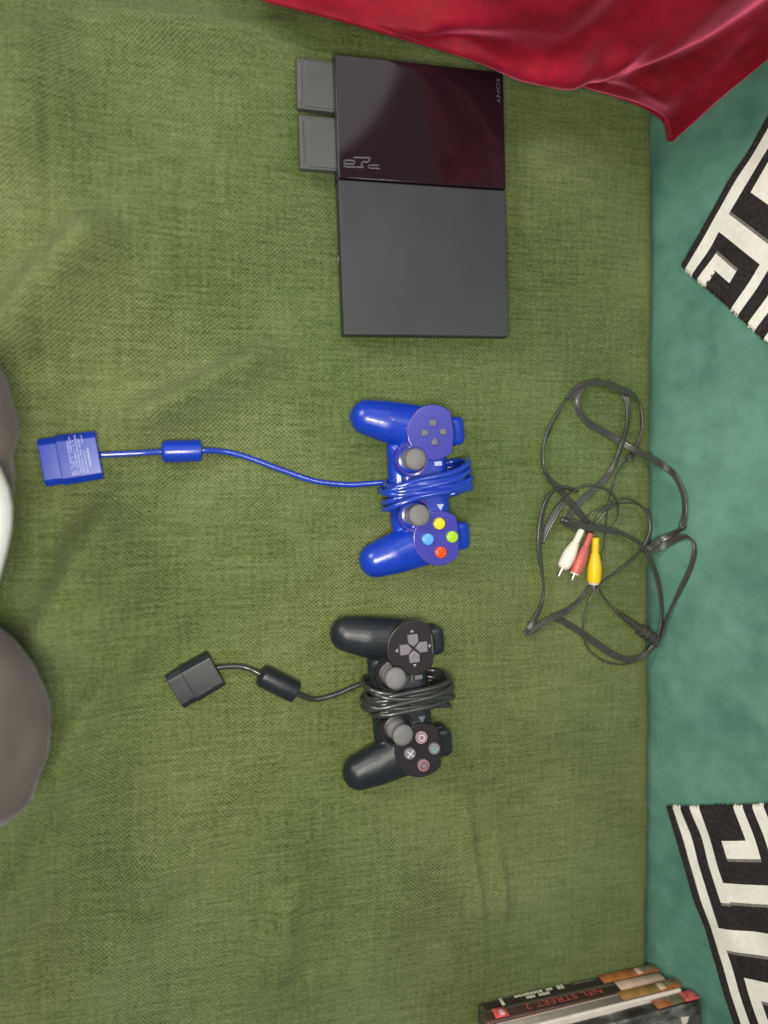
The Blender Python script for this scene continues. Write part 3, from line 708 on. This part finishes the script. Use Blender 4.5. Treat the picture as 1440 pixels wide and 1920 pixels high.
def make_plug(cable_px, tip_px, wid, ln, th, tipl, m, prn=None, roll=0.0):
    def fn(root, inv):
        a = PX(*cable_px, th * .5); b = PX(*tip_px, th * .5); d = b - a; d.z = 0; d.normalize()
        s = Vector((0, 0, 1)).cross(d)
        mw = inv @ Matrix.Translation(a - Vector((0, 0, a.z - .0008))) @ Matrix(((d.x, s.x, 0, 0), (d.y, s.y, 0, 0), (0, 0, 1, 0), (0, 0, 0, 1))) @ Matrix.Rotation(roll, 4, 'X')
        # hood: chamfered along both long edges
        w2 = wid / 2; ch = th * .33
        sec = [(-w2, 0), (w2, 0), (w2, th - ch), (w2 - ch * 1.0, th), (-w2 + ch * 1.0, th), (-w2, th - ch)]
        bm = bmesh.new(); v0 = [bm.verts.new((0, y * .97, z)) for y, z in sec]; v1 = [bm.verts.new((ln - tipl, y, z)) for y, z in sec]
        bm.faces.new(v0); bm.faces.new(v1[::-1])
        for i in range(6): bm.faces.new((v0[i], v1[i], v1[(i + 1) % 6], v0[(i + 1) % 6]))
        bmesh.ops.bevel(bm, geom=bm.edges[:], offset=.0007, segments=2, profile=.5, affect='EDGES'); bm.transform(mw)
        pm = bm_mesh(bm, 60); pm['wn'] = 1; P = obj('plug', pm, m, root)
        w3 = w2 * .95; t3 = th * .86
        sec = [(-w3, .0012), (w3, .0012), (w3, t3 - ch * .8), (w3 - ch, t3), (-w3 + ch, t3), (-w3, t3 - ch * .8)]
        bm = bmesh.new(); v0 = [bm.verts.new((ln - tipl - .001, y, z)) for y, z in sec]; v1 = [bm.verts.new((ln, y, z)) for y, z in sec]
        bm.faces.new(v0); bm.faces.new(v1[::-1])
        for i in range(6): bm.faces.new((v0[i], v1[i], v1[(i + 1) % 6], v0[(i + 1) % 6]))
        bmesh.ops.bevel(bm, geom=bm.edges[:], offset=.0006, segments=2, profile=.5, affect='EDGES'); bm.transform(mw)
        pm = bm_mesh(bm, 60); pm['wn'] = 1; obj('connector_tip', pm, m, P)
        if prn:
            R = random.Random(4); bm = bmesh.new()
            rows = [(.0075, .62, .3), (.0105, .95, 0), (.0130, .86, .0), (.0152, .98, 0), (.0174, .9, 0), (.0196, .97, 0), (.0216, .8, 0)]
            for k, (x, frac, st) in enumerate(rows):
                y = w2 * .66
                end = -w2 * .84 * frac
                if k == 0: y = w2 * .42; 
                while y > end:
                    l = R.uniform(.0006, .0022); wv = .0010 if k else .0016
                    if R.random() < .86:
                        bmesh.ops.create_cube(bm, size=1, matrix=Matrix.Translation((x, y - l / 2, th + .00006)) @ Matrix.Diagonal((wv * R.uniform(.6, 1), l, .00016, 1)))
                    y -= l + R.uniform(.0003, .0007)
            bm.transform(mw); obj('printed_text', bm_mesh(bm), M['blue_print'], P, False)
    return fn

blue = gamepad('game_controller', 'blue controller with coloured buttons and its blue cord wrapped round it', (814, 810), (825, 1010),
    (M['blue'], M['blue_top'], M['blue_cord'], M['stick'], M['dgrey'], M['blue']), 'blue', [(rad(2), rad(3)), (rad(-2), rad(2))],
    (.0026, 8.0, -.0150, .0145, -.0045, -.0045, .0370, .0195, .0185, 5),
    [(790, 903, .0026), (755, 904, .0026), (720, 905, .0026), (690, 907, .0026), (650, 909, .0026), (590, 902, .0026), (530, 882, .0026), (465, 858, .0026), (420, 847, .004), (378, 845, .0075), (340, 846, .0080), (303, 847, .0075), (270, 849, .006), (230, 851, .006), (186, 853, .007)],
    ((303, 847), (379, 845), .0092), make_plug((187, 853), (88, 867), .0400, .0440, .0150, .0135, M['blue'], True))
blk = gamepad('game_controller', 'black controller with grey sticks and its black cord wrapped round it', (775.6, 1213.8), (791.7, 1410.6),
    (M['blk'], M['blk_top'], M['blk_cord'], M['stick'], M['cap'], M['blk']), 'black', [(rad(-2), rad(3)), (rad(4), rad(-6))],
    (.0024, 9.0, -.0170, .0150, .0010, -.0040, .0385, .0195, .0185, 9),
    [(750, 1268, .0022), (715, 1272, .0022), (682, 1281, .0022), (660, 1289, .0022), (630, 1302, .0022), (590, 1311, .0022), (560, 1302, .006), (522, 1283, .0085), (486, 1263, .0085), (462, 1252, .006), (436, 1249, .006), (405, 1252, .007)],
    ((487, 1264), (556, 1299), .0098), make_plug((406, 1252), (326, 1298), .0340, .0395, .0135, .0130, M['blk'], None))

# ------------------------------------------------------------------ audio-video cable
av = empty('video_cable', Matrix.Translation(PX(1114, 1050, 0)))
tag(av, 'tangled grey-black cable with white, red and yellow plugs by the backrest', 'cable')
def P4(lst): return [(*PA(x, y, z, .0035), t) for x, y, z, t in lst]
RIB = [
  # right-hand arc coming off the backrest, across the loop and up into its top
  [(1278, 992, .012, 60), (1284, 960, .014, 85), (1281, 925, .015, 85), (1266, 893, .014, 80), (1248, 876, .012, 45), (1225, 862, .010, 12), (1192, 845, .012, 0), (1160, 826, .006, 0), (1130, 808, .003, 5), (1106, 795, .003, 25), (1088, 775, .003, 60), (1081, 750, .004, 60), (1092, 726, .006, 40)],
  [(1064, 748, .003, 50), (1085, 727, .005, 20), (1110, 717, .006, 10), (1138, 720, .007, 8), (1166, 731, .007, 10), (1188, 741, .006, 35), (1200, 762, .005, 62), (1204, 795, .005, 65), (1200, 822, .004, 50), (1190, 845, .004, 20), (1178, 862, .004, 0)],
  [(1120, 712, .003, 60), (1090, 724, .003, 75), (1062, 750, .004, 75), (1040, 785, .004, 45), (1026, 815, .004, 40), (1018, 845, .004, 70), (1019, 875, .004, 70), (1029, 897, .003, 30), (1045, 913, .0025, 0), (1062, 933, .0025, 0), (1080, 954, .0025, 0), (1102, 980, .0025, 0)],
  [(1165, 733, .003, 20), (1174, 748, .004, 15), (1178, 775, .006, 25), (1175, 805, .008, 30), (1165, 838, .010, 25), (1153, 870, .006, 15), (1138, 893, .003, 0), (1118, 914, .0025, 0), (1098, 932, .002, 0), (1080, 950, .0016, 0), (1068, 968, .0014, 0), (1066, 982, .0014, 0)],
  # big left-hand curve with the fold at its foot
  [(1082, 922, .004, 75), (1062, 915, .006, 75), (1040, 920, .009, 60), (1026, 937, .011, 35), (1016, 968, .012, 30), (1012, 1005, .012, 20), (1012, 1040, .011, 25), (1017, 1075, .009, 55), (1020, 1105, .008, 65), (1016, 1132, .007, 50), (1006, 1155, .005, 25), (992, 1178, .003, 10), (985, 1188, .003, 60), (994, 1186, .004, 60), (1010, 1174, .004, 20), (1036, 1158, .004, 15), (1062, 1146, .003, 40), (1082, 1129, .002, 70), (1098, 1108, .002, 70), (1110, 1088, .0016, 60), (1114, 1066, .0012, 60)],
  [(1014, 1018, .008, 10), (1030, 985, .009, 15), (1043, 960, .010, 35), (1058, 940, .011, 60)],
  # heavy ribbon over the plugs, down the right and round the bottom
  [(1112, 996, .004, 0), (1085, 991, .005, 10), (1066, 984, .006, 30), (1057, 977, .008, 60), (1064, 975, .010, 60), (1080, 981, .0105, 15), (1100, 988, .011, 0), (1128, 992, .012, 5), (1152, 997, .012, 30), (1178, 1006, .013, 65), (1200, 1020, .014, 60), (1216, 1042, .013, 35), (1228, 1070, .011, 30), (1237, 1105, .009, 30), (1241, 1145, .008, 40), (1238, 1180, .008, 35), (1228, 1208, .006, 20), (1210, 1227, .004, 10), (1183, 1236, .003, 15), (1154, 1229, .003, 10), (1122, 1209, .003, 5), (1095, 1190, .003, 10), (1072, 1175, .002, 30), (1052, 1163, .0012, 30), (1036, 1158, .0005, 10)],
  # loop leaning on the backrest
  [(1284, 988, .012, 30), (1262, 1001, .012, 10), (1238, 1013, .012, 5), (1216, 1028, .011, 10), (1205, 1033, .009, 40)],
  [(1216, 1036, .008, 20), (1235, 1028, .010, 10), (1255, 1018, .014, 30), (1272, 1009, .017, 55), (1288, 1007, .020, 55), (1301, 1018, .022, 40), (1302, 1040, .020, 20), (1294, 1068, .017, 10), (1280, 1098, .014, 15), (1264, 1130, .011, 40), (1250, 1160, .009, 60), (1242, 1186, .006, 70), (1230, 1212, .003, 60)],
  [(1212, 955, .009, 50), (1219, 975, .010, 40), (1219, 998, .010, 40), (1212, 1018, .010, 30), (1204, 1032, .009, 40)],
]
for k, seg in enumerate(RIB):
    obj('ribbon_cable', local(ribbon(P4(seg), 3, .00116), av), M['rib'], av)
WIRE = [
  [(1178, 860, .004), (1160, 885, .004), (1148, 915, .005), (1141, 945, .010), (1137, 975, .008), (1134, 1005, .005), (1131, 1035, .003), (1128, 1062, .003), (1120, 1085, .002)],
  [(1058, 940, .011), (1070, 926, .012), (1088, 915, .013), (1110, 912, .014), (1134, 918, .014), (1152, 932, .013), (1159, 954, .009), (1156, 977, .006), (1146, 996, .004)],
  [(1094, 985, .006), (1102, 970, .009), (1118, 958, .013), (1142, 949, .016), (1168, 944, .016), (1190, 944, .014), (1206, 953, .012), (1214, 964, .011)],
  [(1112, 985, .006), (1120, 968, .009), (1135, 953, .012), (1152, 941, .014), (1170, 935, .014), (1190, 940, .012), (1208, 955, .010)],
  [(1116, 996, .007), (1124, 975, .008), (1138, 958, .011), (1158, 948, .013)],
  [(1208, 1027, .011), (1190, 1046, .010), (1172, 1060, .008), (1152, 1076, .007), (1128, 1094, .007), (1109, 1118, .006), (1098, 1146, .004), (1093, 1176, .003), (1096, 1202, .002), (1110, 1224, .002), (1135, 1240, .002), (1165, 1246, .003), (1195, 1240, .003)],
  [(1206, 1031, .008), (1186, 1052, .006), (1168, 1066, .004), (1150, 1079, .002)],
  [(1100, 996, .009), (1104, 985, .010), (1112, 978, .010)],
]
for seg in WIRE:
    obj('wire', local(tube(catmull([tuple(PA(*p, .003)) for p in seg], 8), .00085, 8), av), M['rib'], av)
def rca(top, bot, pin, r, m, z0, z1):
    a = PX(*top, z0); b = PX(*bot, z1); c = PX(*pin, z1); d = (b - a); l = d.length; q = d.to_track_quat('Z', 'Y').to_matrix().to_4x4(); pl = (c - b).length
    mw = av.matrix_world.inverted() @ Matrix.Translation(a) @ q
    prof = [(r * .40, 0), (r * .47, l * .015), (r * .50, l * .10)]
    for k in range(4):
        z = l * (.11 + .055 * k); prof += [(r * .52, z), (r * .52, z + l * .030), (r * .46, z + l * .034), (r * .46, z + l * .050)]
    prof += [(r * .60, l * .36), (r * .80, l * .50), (r * .95, l * .62), (r, l * .72), (r * .98, l * .88), (r * .90, l * .985), (r * .80, l)]
    o = obj('plug', lathe(prof, 28, mw, 30), m, av)
    obj('collar', lathe([(r * .74, l * .99), (r * .74, l * 1.03), (r * .66, l * 1.045), (r * .2, l * 1.046)], 24, mw), M['gold_w'], o)
    obj('pin', lathe([(.0016, l * 1.04), (.0016, l + pl * .9), (.0011, l + pl), (.0001, l + pl * 1.02)], 14, mw), M['pin'], o)
    return o
rca((1091, 993), (1056, 1063), (1046, 1081), .0066, M['rca_w'], .0075, .0065)
rca((1108, 1000), (1078, 1074), (1070, 1089), .0062, M['rca_r'], .0075, .0062)
rca((1117, 1008), (1113.5, 1092), (1114, 1108), .0070, M['rca_y'], .0085, .0068)
# console-side plug with ribbed strain relief
a = PX(1152, 1143, .004); b = PX(1232, 1204, .006); d = b - a; l = d.length; q = d.to_track_quat('Z', 'Y').to_matrix().to_4x4()
mw = av.matrix_world.inverted() @ Matrix.Translation(a) @ q
prof = [(.0010, 0)]
for k in range(7):
    z = l * (.06 + .075 * k); r_ = .0016 + .00034 * k; prof += [(r_ + .0006, z), (r_ + .0006, z + l * .045), (r_, z + l * .048), (r_, z + l * .072)]
for k in range(4):
    z = l * (.60 + .10 * k); r_ = .0056; prof += [(r_ + .0004, z), (r_ + .0006, z + l * .055), (r_ - .0010, z + l * .06), (r_ - .0010, z + l * .098)]
prof.append((.0036, l))
obj('console_plug', lathe(prof, 24, mw, 30), M['rib'], av)
obj('wire', local(tube(catmull([tuple(PA(*p)) for p in [(1122, 1100, .002), (1130, 1116, .002), (1142, 1133, .003), (1156, 1146, .004)]], 8), .0010, 8), av), M['rib'], av)

# ------------------------------------------------------------------ stacked game cases
M['case_blk'] = mat('black_case', (0.075, 0.062, 0.052), 0.35, 0.5)
M['case_clear'] = mat('sleeve_dark_green', (0.078, 0.076, 0.054), 0.22, 0.6, 0.2, 50)
M['case_red'] = mat('sleeve_dark_red', (0.13, 0.072, 0.062), 0.22, 0.6, 0.2, 50)
M['case_white'] = mat('sleeve_white', (0.72, 0.64, 0.58), 0.22, 0.6, 0.06, 80)
M['band'] = mat('sleeve_orange_band', (0.36, 0.13, 0.045), 0.25, 0.6, 0.25, 120)
M['band2'] = mat('sleeve_ochre_band', (0.33, 0.19, 0.06), 0.25, 0.6, 0.25, 120)
M['cream'] = mat('sleeve_cream_band', (0.66, 0.46, 0.36), 0.25, 0.6, 0.08, 120)
M['skin_c'] = mat('sleeve_pink_patch', (0.62, 0.10, 0.10), 0.3, 0.5, 0.5, 250)
M['redtext'] = mat('red_lettering', (0.40, 0.08, 0.07), 0.4, 0.5)
M['whitetext'] = mat('cream_lettering', (0.62, 0.60, 0.48), 0.4, 0.5)
M['olive'] = mat('sleeve_olive_patch', (0.14, 0.12, 0.07), 0.3, 0.5, 0.4, 200)
def cover_material():
    m = bpy.data.materials.new('printed_cover'); m.use_nodes = True; nt = m.node_tree; b = nt.nodes['Principled BSDF']
    tc = nt.nodes.new('ShaderNodeTexCoord'); P = tc.outputs['Object']
    s = noise(nt, mapping(nt, P, (1, 1.6, 1), (0, 0, .6)), 26, 6, .62)
    nt.links.new(ramp(nt, s, [(.36, (.025, .025, .022)), (.47, (.10, .10, .09)), (.56, (.24, .25, .23)), (.66, (.60, .63, .64))]), b.inputs['Base Color'])
    b.inputs['Roughness'].default_value = .25; return m
M['cover'] = cover_material()
CT = .0148
rp = PX(1241, 1821, .007); lp = PX(893, 1899, .007)
sd = (lp - rp); sd.z = 0; sd.normalize()                 # along the spine, from the backrest outwards
inn = Vector((0, 0, 1)).cross(sd)                        # into the case, away from the camera
if inn.y > 0: inn = -inn
print('CASE len', (lp - rp).length)
CASES = [('dark game case with white spine lettering at the bottom of the stack', (1241, 1823), 'case_clear'),
         ('dark game case with red spine lettering, second from the bottom of the stack', (1252, 1842), 'case_red'),
         ('white-spined game case with an ochre band, under the topmost case', (1281, 1852), 'case_white'),
         ('game case with a grey pictorial cover on top of the stack', (1316, 1874), 'cover')]
def game_case(k, label, rpx, sleeve):
    z0 = .0012 + k * CT; tz = z0 + CT * .93
    p = PX(*rpx, tz); ang = math.atan2(sd.y, sd.x) + rad((0, -.5, .8, 1.6)[k])
    # local frame: x along the spine away from the backrest, y out towards the camera side, z up
    X = -Vector((math.cos(ang), math.sin(ang), 0)); Yv = Vector((0, 0, 1)).cross(X); p = p - X * .196
    mw = Matrix(((X.x, Yv.x, 0, p.x), (X.y, Yv.y, 0, p.y), (0, 0, 1, z0), (0, 0, 0, 1)))
    root = empty('game_case', mw); tag(root, label, 'game case', 'game cases stacked by the backrest')
    Lc, D = .196, .135
    obj('case_shell', rbox(Lc, D, CT - .0004, .0022, 3, (Lc / 2, -D / 2 - .0002, CT / 2)), M['case_blk'], root)
    sl = obj('sleeve', rbox(Lc - .004, D - .003, CT + .0000, .0019, 3, (Lc / 2, -D / 2 + .0013, CT / 2)), M[sleeve], root)
    def sp(name, x0, x1, h0, h1, m, lift=.0003):
        return obj(name, rbox(x1 - x0, .0004, (h1 - h0) * CT, .0001, 1, (.196 - (x0 + x1) / 2, lift + .0015, (h0 + h1) / 2 * CT)), m, sl, False)
    TS = Matrix.Rotation(-math.pi / 2, 4, 'X')
    def txt(name, s, size, x, h, m, sx=1.0):
        # lettering runs along the spine from the backrest end, standing on its head for the camera
        mwt = Matrix.Translation((.196 - x, .0020, h * CT)) @ Matrix(((-1, 0, 0, 0), (0, 0, 1, 0), (0, 1, 0, 0), (0, 0, 0, 1)))
        me = text_mesh(s, size, sx, .0001, None, 'CENTER')
        me.transform(mwt)
        return obj(name, me, m, sl, False)
    if k == 0:
        sp('print_band', .002, .066, .12, .93, M['band']); sp('print_patch', .003, .020, .15, .62, M['olive'], .0006); sp('print_patch', .020, .026, .2, .8, M['cream'], .0007)
        R = random.Random(3)
        def bars(x0, x1, h, hh, m):
            bm = bmesh.new(); x = x0
            while x < x1:
                l = R.uniform(.0016, .0034)
                if R.random() < .9: bmesh.ops.create_cube(bm, size=1, matrix=Matrix.Translation((.196 - x - l / 2, .0020, h * CT)) @ Matrix.Diagonal((l, .0004, hh * CT * R.uniform(.8, 1), 1)))
                x += l + R.uniform(.0004, .0010)
            obj('spine_lettering', bm_mesh(bm), m, sl, False)
        bars(.070, .096, .36, .16, M['olive']); bars(.107, .113, .38, .40, M['whitetext']); bars(.119, .158, .36, .20, M['whitetext']); bars(.124, .147, .66, .22, M['whitetext'])
        sp('print_bar', .172, .175, .15, .85, M['whitetext'])
    if k == 1:
        sp('print_band', .001, .052, .05, .95, M['cream']); sp('print_patch', .171, .185, .1, .95, M['skin_c']); sp('print_patch', .174, .179, .3, .8, M['pink'], .0006)
        txt('spine_lettering', 'NFL STREET 2', .0105, .111, .5, M['redtext'], 1.28)
    if k == 2:
        sp('print_band', .024, .066, .08, .92, M['band2']); sp('print_band', .001, .024, .05, .95, M['band']); sp('print_patch', .017, .024, .2, .8, M['cream'], .0006); sp('print_patch', .004, .016, .2, .6, M['olive'], .0006)
        sp('print_line', .068, .180, .30, .36, M['cream'])
    if k == 3:
        sp('print_patch', .002, .017, .05, .92, M['skin_c']); sp('print_patch', .017, .032, .1, .9, M['olive']); sp('print_patch', .032, .048, .1, .9, M['band'])
        obj('cover_mark', prism([(.180, -.012), (.171, -.011), (.173, -.020), (.178, -.018)][::-1], CT + .0002, CT + .0005), M['case_white'], sl, False)
for k, c in enumerate(CASES): game_case(k, *c)

# ------------------------------------------------------------------ the person kneeling at the left edge
def person():
    k1 = PX(-10, 1362, .09); k2 = PX(-78, 826, .09)
    cy = (k1.y + k2.y) / 2; hx = k1.x - .40
    V = [((hx, cy, .17), .13, .115), ((hx + .03, cy - .10, .15), .095, .09), ((hx + .22, (cy + k1.y) / 2 - .06, .115), .078, .072), ((k1.x - .03, k1.y, .082), .088, .085), ((k1.x, k1.y, .072), .084, .082),
         ((k1.x - .12, k1.y, .050), .052, .045), ((k1.x - .36, k1.y + .02, .040), .042, .036),
         ((hx + .03, cy + .10, .15), .095, .09), ((hx + .22, (cy + k2.y) / 2 + .06, .115), .078, .072), ((k2.x - .03, k2.y, .082), .088, .085), ((k2.x, k2.y, .072), .084, .082),
         ((k2.x - .12, k2.y, .050), .052, .045), ((k2.x - .36, k2.y - .02, .040), .042, .036), ((hx - .01, cy, .30), .13, .12)]
    Eg = [(0, 1), (1, 2), (2, 3), (3, 4), (4, 5), (5, 6), (0, 7), (7, 8), (8, 9), (9, 10), (10, 11), (11, 12), (0, 13)]
    me = bpy.data.meshes.new('p'); me.from_pydata([v[0] for v in V], Eg, [])
    o = bpy.data.objects.new('tmp', me); COL.objects.link(o); o.modifiers.new('s', 'SKIN')
    for i, v in enumerate(V): me.skin_vertices[0].data[i].radius = (v[1], v[2])
    me.skin_vertices[0].data[0].use_root = True
    md = o.modifiers.new('u', 'SUBSURF'); md.levels = 4; md.render_levels = 4
    dg = bpy.context.evaluated_depsgraph_get(); dg.update(); r = bpy.data.meshes.new_from_object(o.evaluated_get(dg)); bpy.data.objects.remove(o)
    nn = len(r.vertices); co = np.empty(nn * 3); no = np.empty(nn * 3); r.vertices.foreach_get('co', co); r.vertices.foreach_get('normal', no)
    co = co.reshape(-1, 3); no = no.reshape(-1, 3)
    dsp = 0.0045 * vnoise(co[:, 0] * 34 + co[:, 1] * 12 + 200, co[:, 1] * 20 + co[:, 2] * 26 + 200, 51) + 0.002 * vnoise(co[:, 0] * 80 + 200, co[:, 1] * 55 + co[:, 2] * 50 + 200, 52)
    r.vertices.foreach_set('co', (co + no * dsp[:, None]).ravel()); r.update()
    root = empty('person', Matrix.Translation((hx, cy, 0))); tag(root, 'person kneeling at the left edge in grey trousers and a white shirt', 'person')
    obj('trousers', local(r, root), M['trouser'], root)
    # loose shirt hanging forward over the lap
    fr = PX(21, 990, .132); n = 60; rings = []
    for z, dx, rx, ry in [(.125, -.004, .150, .118), (.132, 0, .152, .121), (.142, -.014, .150, .122), (.155, -.036, .150, .123), (.170, -.062, .150, .124), (.185, -.090, .150, .126), (.200, -.120, .150, .128), (.212, -.150, .150, .130)]:
        ring = []
        for k in range(n):
            a = 2 * math.pi * k / n; wob = 1 + .018 * math.sin(7 * a) * max(0, 1 - (z - .12) / .10)
            ring.append((fr.x - .152 + dx + rx * math.cos(a) * wob, fr.y + ry * math.sin(a) * wob, z))
        rings.append(ring)
    v = [Vector(p) for rg in rings for p in rg]; f = []
    for i in range(len(rings) - 1):
        for k in range(n): f.append((i * n + k, i * n + (k + 1) % n, (i + 1) * n + (k + 1) % n, (i + 1) * n + k))
    f.append(tuple((len(rings) - 1) * n + k for k in range(n)))
    so = obj('shirt', local(pyd(v, f), root), M['shirt'], root); md = so.modifiers.new('t', 'SOLIDIFY'); md.thickness = .002
person()

S.render.film_transparent = False
S.cycles.filter_width = 1.5
